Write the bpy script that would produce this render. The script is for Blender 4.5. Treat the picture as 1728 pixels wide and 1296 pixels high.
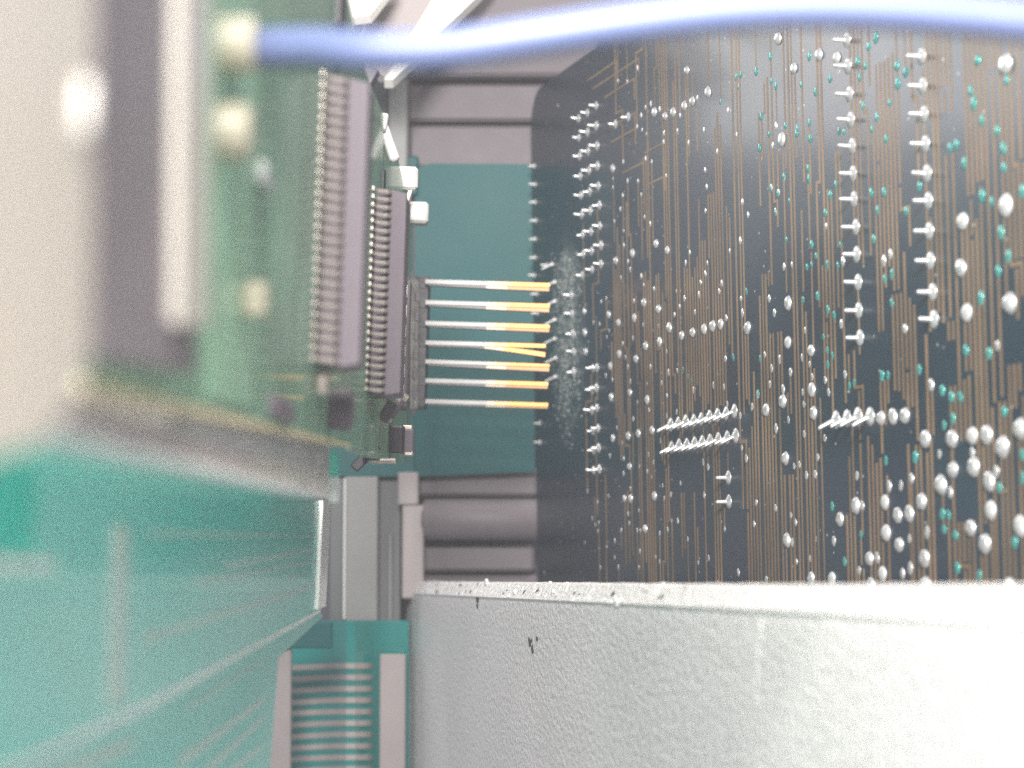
import bpy, math, random
from mathutils import Vector, Matrix

# ------------------------------------------------------------------ clear
for o in list(bpy.data.objects):
    bpy.data.objects.remove(o)
C = bpy.context.scene.collection
S = 0.001                      # all dimensions below are millimetres
random.seed(11)

# ------------------------------------------------------------------ camera, world, light, exposure
FPX, CX, CY = 3400.0, 864.0, 648.0          # focal length and centre in photograph pixels
PITCH = math.radians(4.12)
cam_data = bpy.data.cameras.new('camera')
cam = bpy.data.objects.new('camera', cam_data)
C.objects.link(cam)
cam_data.sensor_width = 36.0
cam_data.lens = 36.0 * FPX / 1728.0
cam_data.clip_start = 0.002
cam_data.clip_end = 50.0
cam.rotation_euler = (math.radians(90) + PITCH, 0, 0)
cam_data.dof.use_dof = True
cam_data.dof.focus_distance = 0.211
cam_data.dof.aperture_fstop = cam_data.lens / 1.6     # 1.6 mm wide pupil
bpy.context.scene.camera = cam

sc = bpy.context.scene
world = bpy.data.worlds.new('World')
sc.world = world
world.use_nodes = True
bg = world.node_tree.nodes['Background']
bg.inputs[0].default_value = (0.86, 0.93, 1.0, 1)
bg.inputs[1].default_value = 0.24


def area_lamp(name, loc, target, size, watts, color):
    d = bpy.data.lights.new(name, 'AREA')
    d.shape = 'RECTANGLE'
    d.size, d.size_y = size[0] * S, size[1] * S
    d.energy = watts
    d.color = color
    o = bpy.data.objects.new(name, d)
    C.objects.link(o)
    o.location = Vector(loc) * S
    o.rotation_euler = (Vector(target) - Vector(loc)).to_track_quat('-Z', 'Y').to_euler()
    return o


# desk lamp over the opened case, lamp beside the photographer, area lamp added far left for the board's sheen
area_lamp('desk_lamp', (48, 225, 280), (8, 225, 0), (80, 80), 0.55, (1.0, 0.96, 0.9))
area_lamp('front_lamp', (-8, -34, 84), (14, 130, 0), (60, 40), 1.05, (1.0, 0.95, 0.915))
area_lamp('sheen_lamp', (-330, 560, 238), (30, 190, 0), (400, 220), 1.2, (1.0, 0.96, 0.94))

sc.view_settings.view_transform = 'Standard'
sc.view_settings.look = 'None'
sc.view_settings.gamma = 1.0
sc.view_settings.exposure = 0.22
sc.view_settings.use_curve_mapping = False
sc.render.engine = 'CYCLES'
sc.cycles.use_denoising = False       # the sampling noise stands in for the photograph's grain
sc.cycles.sample_clamp_indirect = 2.0
sc.cycles.sample_clamp_direct = 6.0
sc.cycles.caustics_reflective = False
sc.cycles.caustics_refractive = False
sc.cycles.max_bounces = 8


# ------------------------------------------------------------------ materials
def mat(name, col, rough=0.5, metal=0.0, coat=0.0, var=0.12, vscale=900.0, bump=0.0, bscale=1500.0,
        spec=0.5, col2=None, trans=0.0, sss=0.0, stretch=(1, 1, 1), coat_rough=0.08, detail=4.0):
    m = bpy.data.materials.new(name)
    m.use_nodes = True
    nt = m.node_tree
    b = nt.nodes['Principled BSDF']
    b.inputs['Roughness'].default_value = rough
    b.inputs['Metallic'].default_value = metal
    b.inputs['Coat Weight'].default_value = coat
    b.inputs['Coat Roughness'].default_value = coat_rough
    b.inputs['Specular IOR Level'].default_value = spec
    b.inputs['Transmission Weight'].default_value = trans
    if sss:
        b.inputs['Subsurface Weight'].default_value = sss
        b.inputs['Subsurface Radius'].default_value = (0.002, 0.002, 0.002)
    tc = nt.nodes.new('ShaderNodeTexCoord')
    mp = nt.nodes.new('ShaderNodeMapping')
    mp.inputs['Scale'].default_value = stretch
    nt.links.new(tc.outputs['Object'], mp.inputs['Vector'])
    n = nt.nodes.new('ShaderNodeTexNoise')
    n.inputs['Scale'].default_value = vscale
    n.inputs['Detail'].default_value = detail
    nt.links.new(mp.outputs[0], n.inputs['Vector'])
    r = nt.nodes.new('ShaderNodeValToRGB')
    r.color_ramp.elements[0].position = 0.3
    r.color_ramp.elements[1].position = 0.7
    if col2 is None:
        r.color_ramp.elements[0].color = tuple(c * (1 - var) for c in col) + (1,)
        r.color_ramp.elements[1].color = tuple(min(1, c * (1 + var)) for c in col) + (1,)
    else:
        r.color_ramp.elements[0].color = tuple(col) + (1,)
        r.color_ramp.elements[1].color = tuple(col2) + (1,)
    nt.links.new(n.outputs['Fac'], r.inputs[0])
    nt.links.new(r.outputs[0], b.inputs['Base Color'])
    rr = nt.nodes.new('ShaderNodeMapRange')
    rr.inputs['To Min'].default_value = max(0.02, rough * 0.8)
    rr.inputs['To Max'].default_value = min(1.0, rough * 1.25)
    nt.links.new(n.outputs['Fac'], rr.inputs['Value'])
    nt.links.new(rr.outputs[0], b.inputs['Roughness'])
    if bump > 0:
        n2 = nt.nodes.new('ShaderNodeTexNoise')
        n2.inputs['Scale'].default_value = bscale
        n2.inputs['Detail'].default_value = 2.0
        nt.links.new(tc.outputs['Object'], n2.inputs['Vector'])
        bp = nt.nodes.new('ShaderNodeBump')
        bp.inputs['Strength'].default_value = 1.0
        bp.inputs['Distance'].default_value = bump * S
        nt.links.new(n2.outputs['Fac'], bp.inputs['Height'])
        nt.links.new(bp.outputs[0], b.inputs['Normal'])
    return m


M = {}
M['solder'] = mat('solder', (0.90, 0.90, 0.89), 0.33, 0.75, var=0.15, vscale=2500)
M['solder_dull'] = mat('solder_dull', (0.66, 0.67, 0.66), 0.45, 0.55, var=0.2, vscale=2500)
M['teal_via'] = mat('teal_via', (0.07, 0.33, 0.30), 0.25, 0.3, coat=0.4, var=0.2, vscale=2000)
M['copper'] = mat('masked_copper', (0.23, 0.155, 0.088), 0.45, 0.1, var=0.35, vscale=110)
M['green'] = mat('green_board', (0.22, 0.40, 0.275), 0.4, coat=0.25, var=0.25, vscale=160)
M['fr4'] = mat('board_edge', (0.62, 0.55, 0.36), 0.6, var=0.15, vscale=600)
M['chip'] = mat('chip_plastic', (0.15, 0.125, 0.15), 0.55, var=0.12, vscale=1200, bump=0.01)
M['black'] = mat('black_plastic', (0.035, 0.032, 0.042), 0.45, var=0.15, vscale=900, bump=0.008)
M['backing'] = mat('glare_grey_backing', (0.185, 0.165, 0.178), 0.6, var=0.1, vscale=300, bump=0.01)  # black part lifted to grey, lens glare put into its colour
M['lead'] = mat('tinned_lead', (0.50, 0.44, 0.40), 0.4, 0.6, var=0.1, vscale=1500)
M['pin_tin'] = mat('pin_tin', (0.30, 0.295, 0.29), 0.45, 0.45, var=0.35, vscale=450, stretch=(1, 1, 0.25))
M['pin_pink'] = mat('pin_nickel', (0.46, 0.37, 0.29), 0.45, 0.45, var=0.15, vscale=600)
M['gold'] = mat('pin_gold', (0.52, 0.285, 0.085), 0.42, 0.5, var=0.1, vscale=700)
M['pin_mid'] = mat('pin_thin_gold', (0.49, 0.33, 0.18), 0.44, 0.45, var=0.15, vscale=600)
M['pin_tin_shade'] = mat('pin_shaded_tin', (0.15, 0.145, 0.145), 0.45, 0.4, var=0.3, vscale=450)  # tin of the lower prong, its weaker light put into the colour
M['pin_gold_shade'] = mat('pin_shaded_gold', (0.42, 0.23, 0.12), 0.45, 0.4, var=0.2, vscale=600)  # gold of the lower prong, darkened because less light reaches it
M['steel_plate'] = mat('bright_plate', (0.66, 0.65, 0.62), 0.35, 0.6, var=0.2, vscale=300, stretch=(1, 3, 1))
M['white_part'] = mat('white_part', (0.78, 0.74, 0.71), 0.4, coat=0.2, var=0.08, vscale=800, bump=0.03, bscale=1200)
M['cream'] = mat('cream_plastic', (0.62, 0.57, 0.495), 0.42, var=0.04, vscale=60)
M['cream_dim'] = mat('cream_cap', (0.36, 0.34, 0.26), 0.45, var=0.06, vscale=300)
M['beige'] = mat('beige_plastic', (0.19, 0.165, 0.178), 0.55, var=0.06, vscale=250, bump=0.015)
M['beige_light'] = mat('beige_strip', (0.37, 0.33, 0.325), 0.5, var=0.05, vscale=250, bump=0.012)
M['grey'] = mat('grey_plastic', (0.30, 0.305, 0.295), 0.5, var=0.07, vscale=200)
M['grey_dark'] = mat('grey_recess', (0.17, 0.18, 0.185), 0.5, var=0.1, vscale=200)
M['wall'] = mat('recess_wall', (0.13, 0.115, 0.15), 0.6, var=0.15, vscale=120)
M['teal'] = mat('teal_card', (0.010, 0.115, 0.12), 0.5, var=0.1, vscale=60, spec=0.3)
M['teal_gloss'] = mat('teal_gloss', (0.02, 0.27, 0.25), 0.22, coat=0.8, var=0.12, vscale=90)
M['teal_plate'] = mat('teal_acrylic', (0.26, 0.64, 0.58), 0.35, coat=0.15, spec=0.3, col2=(0.07, 0.56, 0.48), vscale=40,
                      stretch=(0.35, 2.2, 1.0), detail=2.0)
M['acrylic_edge'] = mat('acrylic_edge', (0.92, 0.91, 0.88), 0.3, var=0.04, vscale=300)  # pale enough to stand in for light carried along some edges
M['acrylic_edge_teal'] = mat('acrylic_edge_teal', (0.10, 0.62, 0.50), 0.3, var=0.08, vscale=300)  # teal of the light carried to the rail end
M['conductor'] = mat('ribbon_conductor', (0.44, 0.40, 0.38), 0.45, var=0.1, vscale=300)
M['rail'] = mat('rail_plastic', (0.58, 0.56, 0.51), 0.45, var=0.1, vscale=150, stretch=(0.2, 1.5, 1))
M['wire'] = mat('blue_insulation', (0.115, 0.15, 0.29), 0.45, var=0.05, vscale=100)
M['white_frame'] = mat('white_frame', (0.84, 0.82, 0.77), 0.35, var=0.05, vscale=150, bump=0.02, bscale=800)
M['pale_teal'] = mat('pale_teal_tint', (0.44, 0.62, 0.57), 0.4, var=0.08, vscale=60)
M['vivid_teal'] = mat('vivid_teal_film', (0.02, 0.50, 0.40), 0.35, var=0.08, vscale=60)
M['flake'] = mat('paint_flake', (0.85, 0.85, 0.84), 0.6, var=0.05, vscale=800)
M['bare'] = mat('bare_metal', (0.06, 0.06, 0.065), 0.5, 0.4, var=0.4, vscale=1500)


def paint_material():
    m = mat('orange_peel_paint', (0.80, 0.775, 0.758), 0.38, var=0.02, vscale=50)
    nt = m.node_tree
    b = nt.nodes['Principled BSDF']
    tc = nt.nodes.new('ShaderNodeTexCoord')
    n2 = nt.nodes.new('ShaderNodeTexNoise')
    n2.inputs['Scale'].default_value = 1750
    n2.inputs['Detail'].default_value = 2.5
    n2.inputs['Distortion'].default_value = 0.6
    nt.links.new(tc.outputs['Object'], n2.inputs['Vector'])
    bp = nt.nodes.new('ShaderNodeBump')
    bp.inputs['Distance'].default_value = 0.36 * S
    nt.links.new(n2.outputs['Fac'], bp.inputs['Height'])
    nt.links.new(bp.outputs[0], b.inputs['Normal'])
    return m


M['paint'] = paint_material()


def board_material():
    """dark solder mask: slightly mottled green-navy under a clear coat, with dust specks and dried flux"""
    m = mat('dark_solder_mask', (0.010, 0.025, 0.048), 0.34, coat=0.35, col2=(0.010, 0.040, 0.058), vscale=70, spec=0.5,
            coat_rough=0.14)
    nt = m.node_tree
    b = nt.nodes['Principled BSDF']
    base = b.inputs['Base Color'].links[0].from_socket
    tc = nt.nodes.new('ShaderNodeTexCoord')
    # dust: sparse small voronoi dots
    vo = nt.nodes.new('ShaderNodeTexVoronoi')
    vo.inputs['Scale'].default_value = 750
    nt.links.new(tc.outputs['Object'], vo.inputs['Vector'])
    cr = nt.nodes.new('ShaderNodeValToRGB')
    cr.color_ramp.elements[0].position = 0.07
    cr.color_ramp.elements[0].color = (1, 1, 1, 1)
    cr.color_ramp.elements[1].position = 0.13
    cr.color_ramp.elements[1].color = (0, 0, 0, 1)
    nt.links.new(vo.outputs['Distance'], cr.inputs[0])
    sep = nt.nodes.new('ShaderNodeSeparateColor')
    nt.links.new(vo.outputs['Color'], sep.inputs[0])
    gt = nt.nodes.new('ShaderNodeMath')
    gt.operation = 'GREATER_THAN'
    gt.inputs[1].default_value = 0.55
    nt.links.new(sep.outputs[0], gt.inputs[0])
    mu = nt.nodes.new('ShaderNodeMath')
    mu.operation = 'MULTIPLY'
    nt.links.new(cr.outputs[0], mu.inputs[0])
    nt.links.new(gt.outputs[0], mu.inputs[1])
    mx = nt.nodes.new('ShaderNodeMix')
    mx.data_type = 'RGBA'
    nt.links.new(mu.outputs[0], mx.inputs['Factor'])
    nt.links.new(base, mx.inputs[6])
    mx.inputs[7].default_value = (0.45, 0.47, 0.46, 1)
    last = mx.outputs[2]

    def stain(cx, cy, rx, ry, color, amount, scale, last):
        sx = nt.nodes.new('ShaderNodeSeparateXYZ')
        nt.links.new(tc.outputs['Object'], sx.inputs[0])
        sq = []
        for k, (c, r) in enumerate(((cx, rx), (cy, ry))):
            a = nt.nodes.new('ShaderNodeMath'); a.operation = 'SUBTRACT'
            nt.links.new(sx.outputs[k], a.inputs[0]); a.inputs[1].default_value = c * S
            d = nt.nodes.new('ShaderNodeMath'); d.operation = 'DIVIDE'
            nt.links.new(a.outputs[0], d.inputs[0]); d.inputs[1].default_value = r * S
            p = nt.nodes.new('ShaderNodeMath'); p.operation = 'MULTIPLY'
            nt.links.new(d.outputs[0], p.inputs[0]); nt.links.new(d.outputs[0], p.inputs[1])
            sq.append(p)
        s = nt.nodes.new('ShaderNodeMath'); s.operation = 'ADD'
        nt.links.new(sq[0].outputs[0], s.inputs[0]); nt.links.new(sq[1].outputs[0], s.inputs[1])
        fall = nt.nodes.new('ShaderNodeMapRange')
        fall.inputs['From Min'].default_value = 0.1
        fall.inputs['From Max'].default_value = 1.0
        fall.inputs['To Min'].default_value = 1.0
        fall.inputs['To Max'].default_value = 0.0
        nt.links.new(s.outputs[0], fall.inputs['Value'])
        nz = nt.nodes.new('ShaderNodeTexNoise')
        nz.inputs['Scale'].default_value = scale
        nz.inputs['Detail'].default_value = 6
        nz.inputs['Distortion'].default_value = 1.5
        nt.links.new(tc.outputs['Object'], nz.inputs['Vector'])
        rp = nt.nodes.new('ShaderNodeMapRange')
        rp.inputs['From Min'].default_value = 0.42
        rp.inputs['From Max'].default_value = 0.66
        rp.inputs['To Max'].default_value = amount
        nt.links.new(nz.outputs['Fac'], rp.inputs['Value'])
        mm = nt.nodes.new('ShaderNodeMath'); mm.operation = 'MULTIPLY'
        nt.links.new(fall.outputs[0], mm.inputs[0]); nt.links.new(rp.outputs[0], mm.inputs[1])
        x = nt.nodes.new('ShaderNodeMix'); x.data_type = 'RGBA'
        nt.links.new(mm.outputs[0], x.inputs['Factor'])
        nt.links.new(last, x.inputs[6])
        x.inputs[7].default_value = color
        return x.outputs[2]

    m['stain'] = 1
    return m, stain, last, b


# ------------------------------------------------------------------ geometry helpers
fwd = Vector((0, math.cos(PITCH), math.sin(PITCH)))
cup = Vector((0, -math.sin(PITCH), math.cos(PITCH)))
right = Vector((1, 0, 0))


def ray(x, y):
    return right * ((x - CX) / FPX) + cup * ((CY - y) / FPX) + fwd


def at(x, y, d):
    """the point (mm) seen at pixel x, y at depth d"""
    return ray(x, y) * d


class Frame:
    def __init__(self, origin, u, up):
        self.o = Vector(origin)
        self.u = Vector(u).normalized()
        v = Vector(up)
        self.v = (v - self.u * v.dot(self.u)).normalized()
        self.w = self.u.cross(self.v)

    def on(self, x, y, w=0.0):
        """local u, v of pixel x, y on the plane at height w above this frame's face"""
        r = ray(x, y)
        p0 = self.o + self.w * w
        p = r * (p0.dot(self.w) / r.dot(self.w)) - self.o
        return p.dot(self.u), p.dot(self.v)

    def loc(self, x, y, d):
        p = at(x, y, d) - self.o
        return p.dot(self.u), p.dot(self.v), p.dot(self.w)

    def matrix(self):
        m = Matrix((self.u, self.v, self.w)).transposed().to_4x4()
        m.translation = self.o * S
        return m


class MB:
    def __init__(self):
        self.v, self.f, self.mi = [], [], []

    def quad(self, a, b, c, d, mi=0):
        n = len(self.v)
        self.v += [tuple(a), tuple(b), tuple(c), tuple(d)]
        self.f.append((n, n + 1, n + 2, n + 3)); self.mi.append(mi)

    def hexa(self, p, mi=0):
        """eight corners: bottom ring 0-3, top ring 4-7"""
        n = len(self.v)
        self.v += [tuple(q) for q in p]
        for f in ((3, 2, 1, 0), (4, 5, 6, 7), (0, 1, 5, 4), (1, 2, 6, 5), (2, 3, 7, 6), (3, 0, 4, 7)):
            self.f.append(tuple(n + i for i in f)); self.mi.append(mi)

    def box(self, a, b, mi=0, bev=0.0):
        x0, x1 = sorted((a[0], b[0])); y0, y1 = sorted((a[1], b[1])); z0, z1 = sorted((a[2], b[2]))
        e = min(bev, (x1 - x0) * .45, (y1 - y0) * .45, (z1 - z0) * .45)
        if e <= 0:
            self.hexa([(x0, y0, z0), (x1, y0, z0), (x1, y1, z0), (x0, y1, z0),
                       (x0, y0, z1), (x1, y0, z1), (x1, y1, z1), (x0, y1, z1)], mi)
            return
        # chamfered box as stacked rings along z
        def ring(i, z):
            return [(x0 + i, y0 + e, z), (x0 + e, y0 + i, z), (x1 - e, y0 + i, z), (x1 - i, y0 + e, z),
                    (x1 - i, y1 - e, z), (x1 - e, y1 - i, z), (x0 + e, y1 - i, z), (x0 + i, y1 - e, z)]
        def inset(z):
            return [(x0 + e, y0 + e, z), (x0 + e, y0 + e, z), (x1 - e, y0 + e, z), (x1 - e, y0 + e, z),
                    (x1 - e, y1 - e, z), (x1 - e, y1 - e, z), (x0 + e, y1 - e, z), (x0 + e, y1 - e, z)]
        rings = [inset(z0), ring(0, z0 + e), ring(0, z1 - e), inset(z1)]
        self.rings(rings, mi, cap=True)

    def rings(self, rings, mi=0, cap=True, close=True):
        n0 = len(self.v); k = len(rings[0])
        for r in rings:
            self.v += [tuple(p) for p in r]
        for i in range(len(rings) - 1):
            for j in range(k if close else k - 1):
                a = n0 + i * k + j; b = n0 + i * k + (j + 1) % k
                self.f.append((a, b, b + k, a + k)); self.mi.append(mi)
        if cap:
            self.f.append(tuple(n0 + j for j in reversed(range(k)))); self.mi.append(mi)
            self.f.append(tuple(n0 + (len(rings) - 1) * k + j for j in range(k))); self.mi.append(mi)

    def prism(self, poly, w0, w1, mi=0):
        """poly: list of (u, v) counter-clockwise seen from +w"""
        self.rings([[(p[0], p[1], w0) for p in poly], [(p[0], p[1], w1) for p in poly]], mi)

    def lathe(self, prof, seg=10, c=(0, 0, 0), axis='z', mi=0, jitter=0.0):
        rs = []
        for r, h in prof:
            ring = []
            for j in range(seg):
                a = 2 * math.pi * j / seg
                rr = r * (1 + jitter * random.uniform(-1, 1))
                q = (rr * math.cos(a), rr * math.sin(a), h)
                if axis == 'y': q = (q[0], h, -q[1])
                if axis == 'x': q = (h, q[0], q[1])
                ring.append((q[0] + c[0], q[1] + c[1], q[2] + c[2]))
            rs.append(ring)
        self.rings(rs, mi)

    def tube(self, pts, rad, seg=8, mi=0):
        rs = []
        n = len(pts)
        pts = [Vector(p) for p in pts]
        for i, p in enumerate(pts):
            t = (pts[min(i + 1, n - 1)] - pts[max(i - 1, 0)]).normalized()
            a = t.cross(Vector((0.1, 0.2, 1))).normalized()
            b = t.cross(a)
            r = rad[i] if isinstance(rad, (list, tuple)) else rad
            rs.append([p + a * (r * math.cos(2 * math.pi * j / seg)) + b * (r * math.sin(2 * math.pi * j / seg)) for j in range(seg)])
        self.rings(rs, mi)

    def mesh(self, name, mats, smooth=False):
        me = bpy.data.meshes.new(name)
        me.from_pydata([(a * S, b * S, c * S) for a, b, c in self.v], [], self.f)
        mats = mats if isinstance(mats, (list, tuple)) else [mats]
        for m in mats:
            me.materials.append(M[m] if isinstance(m, str) else m)
        for p, i in zip(me.polygons, self.mi):
            p.material_index = i
            p.use_smooth = smooth
        me.validate()
        me.update()
        import bmesh
        bm = bmesh.new(); bm.from_mesh(me)
        bmesh.ops.remove_doubles(bm, verts=bm.verts, dist=1e-8)
        bmesh.ops.recalc_face_normals(bm, faces=bm.faces)
        bm.to_mesh(me); bm.free()
        return me

    def build(self, name, mats, parent=None, smooth=False, sharp=None):
        me = self.mesh(name, mats, smooth)
        if sharp is not None:
            me.set_sharp_from_angle(angle=math.radians(sharp))
        return link(name, me, parent)


def link(name, me, parent=None):
    o = bpy.data.objects.new(name, me)
    C.objects.link(o)
    if parent is not None:
        o.parent = parent
    return o


def tag(o, label=None, cat=None, group=None, kind=None):
    if label: o['label'] = label
    if cat: o['category'] = cat
    if group: o['group'] = group
    if kind: o['kind'] = kind
    return o


def empty(name, frame, label, cat, group=None):
    o = bpy.data.objects.new(name, None)
    o.empty_display_size = 0.005
    C.objects.link(o)
    o.matrix_world = frame.matrix() if frame else Matrix.Identity(4)
    return tag(o, label, cat, group)


# ------------------------------------------------------------------ frames of the place
TH = math.radians(16.1)
BOARD = Frame(at(905, 648, 283), (math.sin(TH), -math.cos(TH), 0), (-0.016, 0, 1))
MOD = Frame(at(700, 570, 257), (0, 1, 0), (0.03, 0, 1))

# ------------------------------------------------------------------ rear of the case
BACK = 292.0


def wbox(mb, x0, y0, x1, y1, d, thick, bev=0.25, mi=0):
    """a box facing the camera side, its front face covering the pixels x0..x1, y0..y1 at depth d"""
    a = at(x0, y0, d); b = at(x1, y1, d)
    mb.box((a.x, (a.y + b.y) / 2, a.z), (b.x, (a.y + b.y) / 2 + thick, b.z), mi, bev)


mb = MB()
wbox(mb, 380, -260, 1120, 1420, 303, 3, 0)
tag(mb.build('rear_wall', 'wall'), kind='structure')

case = empty('rear_rib_frame', None, 'beige ribbed plastic frame across the back of the case, above and below the teal card', 'frame')
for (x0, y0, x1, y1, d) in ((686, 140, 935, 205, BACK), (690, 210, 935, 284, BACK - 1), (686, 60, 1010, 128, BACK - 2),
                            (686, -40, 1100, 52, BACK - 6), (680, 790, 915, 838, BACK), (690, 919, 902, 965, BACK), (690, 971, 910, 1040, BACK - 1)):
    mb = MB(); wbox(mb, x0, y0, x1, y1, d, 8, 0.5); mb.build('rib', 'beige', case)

mb = MB()
a = at(712, 877, BACK - 3); b = at(911, 874, BACK - 3)
r = 2.95
mb.lathe([(0.0, 0), (r - .5, 0), (r, .5), (r, (b.x - a.x) - .5), (r - .5, b.x - a.x), (0.0, b.x - a.x)], 28, (a.x, a.y, a.z), 'x')
tag(mb.build('roller', 'beige', smooth=True, sharp=50), 'beige round roller lying below the teal card at the back', 'roller')

mb = MB()
p = [at(700, 283, BACK - 3), at(727, 276, BACK - 3), at(903, 277, BACK - 3), at(903, 796, BACK - 3), at(700, 804, BACK - 3)]
n = len(p)
mb.rings([[(q.x, q.y + 1.2, q.z) for q in p], [(q.x, q.y, q.z) for q in p]])
card = mb.build('teal_card', 'teal')
tag(card, 'large teal card standing behind the gold tipped pins', 'card')
mb = MB(); wbox(mb, 520, 700, 699.4, 805, BACK - 3.2, 1.2, 0.1); mb.build('card_flap', 'teal', card)
mb = MB(); wbox(mb, 686, 262, 706, 330, BACK - 3.6, 1.2, 0.3); mb.build('card_tab', 'teal', card)

mb = MB(); wbox(mb, 655, 132, 688, 300, BACK - 5, 4, 0.3)
tag(mb.build('corner_post', 'grey'), 'pale grey corner post behind the white chip parts, under the blue wire', 'post')
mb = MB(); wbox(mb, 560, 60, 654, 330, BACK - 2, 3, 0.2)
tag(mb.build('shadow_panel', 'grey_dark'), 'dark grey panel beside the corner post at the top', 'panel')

col = empty('rear_column', None, 'grey ribbed column below the teal flap, left of the white panel', 'column')
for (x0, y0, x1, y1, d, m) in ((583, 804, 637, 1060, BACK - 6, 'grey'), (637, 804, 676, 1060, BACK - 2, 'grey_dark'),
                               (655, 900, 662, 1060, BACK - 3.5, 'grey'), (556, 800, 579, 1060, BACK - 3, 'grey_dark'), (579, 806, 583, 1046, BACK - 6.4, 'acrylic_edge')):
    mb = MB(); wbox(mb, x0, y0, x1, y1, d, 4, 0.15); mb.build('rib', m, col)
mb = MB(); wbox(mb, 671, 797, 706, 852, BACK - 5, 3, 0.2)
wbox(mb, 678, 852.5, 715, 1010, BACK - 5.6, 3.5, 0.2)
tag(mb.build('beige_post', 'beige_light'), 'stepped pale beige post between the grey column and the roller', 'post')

# ------------------------------------------------------------------ striped ribbon below
RIB = empty('ribbon_cable', None, 'curved teal ribbon cable with pale conductor stripes below the grey column', 'ribbon cable')


def ribbon_pts(off=0.0):
    pts = []
    d0 = 286.0
    for i in range(15):
        t = i / 14.0
        x = 478 + (690 - 478) * t
        bulge = 6.5 * math.exp(-((x - 592) / 34.0) ** 2)
        pts.append((x, d0 - bulge - off))
    return pts


def ribbon_strip(y0, y1, x0, x1, off, slope=0.0):
    m = MB()
    rows = []
    pts = [q for q in ribbon_pts(off) if x0 - 1 <= q[0] <= x1 + 1]
    for (yy, dd) in ((y0, 0), (y1, 0), (y1, 0.25), (y0, 0.25)):
        rows.append([at(x, yy + slope * max(0, 560 - x), d + dd) for x, d in pts])
    rings = [[rows[k][i] for k in range(4)] for i in range(len(pts))]
    m.rings(rings)
    return m


ribbon_strip(1047, 1420, 478, 690, 0).build('backing_film', 'teal_gloss', RIB, smooth=True, sharp=40)
for k in range(11):
    y = 1119 + 19.3 * k
    ribbon_strip(y, y + 9.5, 478, 640, 0.3, slope=0.05 * random.uniform(.6, 1.2)).build('conductor', 'conductor', RIB, smooth=True, sharp=40)
mb = MB(); wbox(mb, 640, 1105, 684, 1420, 282, 1.5, 0.15)
tag(mb.build('beige_strip', 'beige_light'), 'flat beige strip between the striped ribbon cable and the white panel', 'strip')

# ------------------------------------------------------------------ white painted steel panel
q = (ray(200, 977.5)).normalized()
PAN = Frame(at(690, 1001, 290), -q, (0, 0, 1))
panel = empty('painted_panel', PAN, 'white orange peel painted steel panel with a chipped bright top edge', 'panel')
mb = MB()
L, N = 330.0, 330
prof = [(-60, 0.0), (-3.0, 0.0), (-0.9, -.02), (-0.3, -0.10), (0.0, 0.05), (0.75, -0.45), (1.5, -0.95), (1.62, -1.2), (1.65, -1.9), (1.6, -4.2), (-60, -4.2)]
rings = []
u = -2.6
us = []
while u < L:
    us.append(u); u += 0.45 if u < 120 else 2.5
for u in us:
    ring = []
    for k, (v, w) in enumerate(prof):
        jv = jw = 0
        if 3 <= k <= 8:
            jv = random.uniform(-.02, .02); jw = random.uniform(-.03, .03)
            if k in (6, 7, 8):
                if u < 120: jv += random.uniform(-.09, .06); jw += random.uniform(-.06, .08)
                jv += 0.03 * math.sin(u * .9) * math.sin(u * .37 + 1)
        ring.append((u, v + jv, w + jw))
    rings.append(ring)
mb.rings(rings)
mb.build('panel_sheet', 'paint', panel, smooth=True, sharp=24)


def blob(name, mate, parent, cu, cv, cw, size, seed, thin=0.06, tilt=0.0, stretch=1.0):
    rnd = random.Random(seed)
    m = MB()
    seg = 11
    ring = []
    for j in range(seg):
        a = 2 * math.pi * j / seg
        rr = size * rnd.uniform(.35, 1.0)
        ring.append((rr * math.cos(a), rr * math.sin(a) * stretch))
    ring = [(p[0] * 2.4, p[1]) for p in ring]
    m.rings([[(cu + p[0], cv + p[1], cw - thin + p[1] * tilt) for p in ring],
             [(cu + p[0] * .8, cv + p[1] * .8, cw + thin + p[1] * .8 * tilt) for p in ring]])
    return m.build(name, mate, parent)


# chips in the paint and loose flakes, where the photograph shows them
for i, (x, y, s, st, w) in enumerate(((895, 1083, .42, 1.2, 0), (899, 1096, .25, 1.8, 0), (907, 1078, .22, 1.5, 0), (806, 1012, .35, 1.6, 0), (800, 1000, .3, 1.0, -.4),
                                     (886, 998, .28, 1.2, -.5), (908, 996, .25, 1.3, -.6), (1035, 1003, .42, 1.0, -.5), (806, 1022, .22, 1.4, 0))):
    u0, v0 = PAN.on(x, y, w)
    blob('paint_chip', 'bare', panel, u0, v0, w + .05, s * 1.25, 40 + i, 0.05, tilt=-0.75 if w else 0, stretch=st)
for i, (x, y, s, w) in enumerate(((822, 983, .5, -1.0), (1043, 1016, .42, -.1), (930, 984, .22, -1.4), (958, 984, .2, -1.5), (1010, 986, .18, -1.5), (870, 1000, .35, -.4),
                                  (935, 1000, .4, -.5), (1120, 988, .3, -1.4), (1090, 990, .2, -1.4))):
    u0, v0 = PAN.on(x, y, w)
    blob('paint_flake', 'flake', panel, u0, v0, w + .1, s, 80 + i, 0.14)
rim = random.Random(5)
for i in range(130):
    u0 = 12 + rim.random() ** 1.5 * 130
    v0 = rim.uniform(.1, 1.55); w0 = 0.04 - v0 * .667
    blob('paint_flake', 'flake' if rim.random() < .75 else 'bare', panel, u0, v0, w0 + .02, rim.uniform(.08, .32), 200 + i, 0.05, tilt=-0.7)
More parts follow.
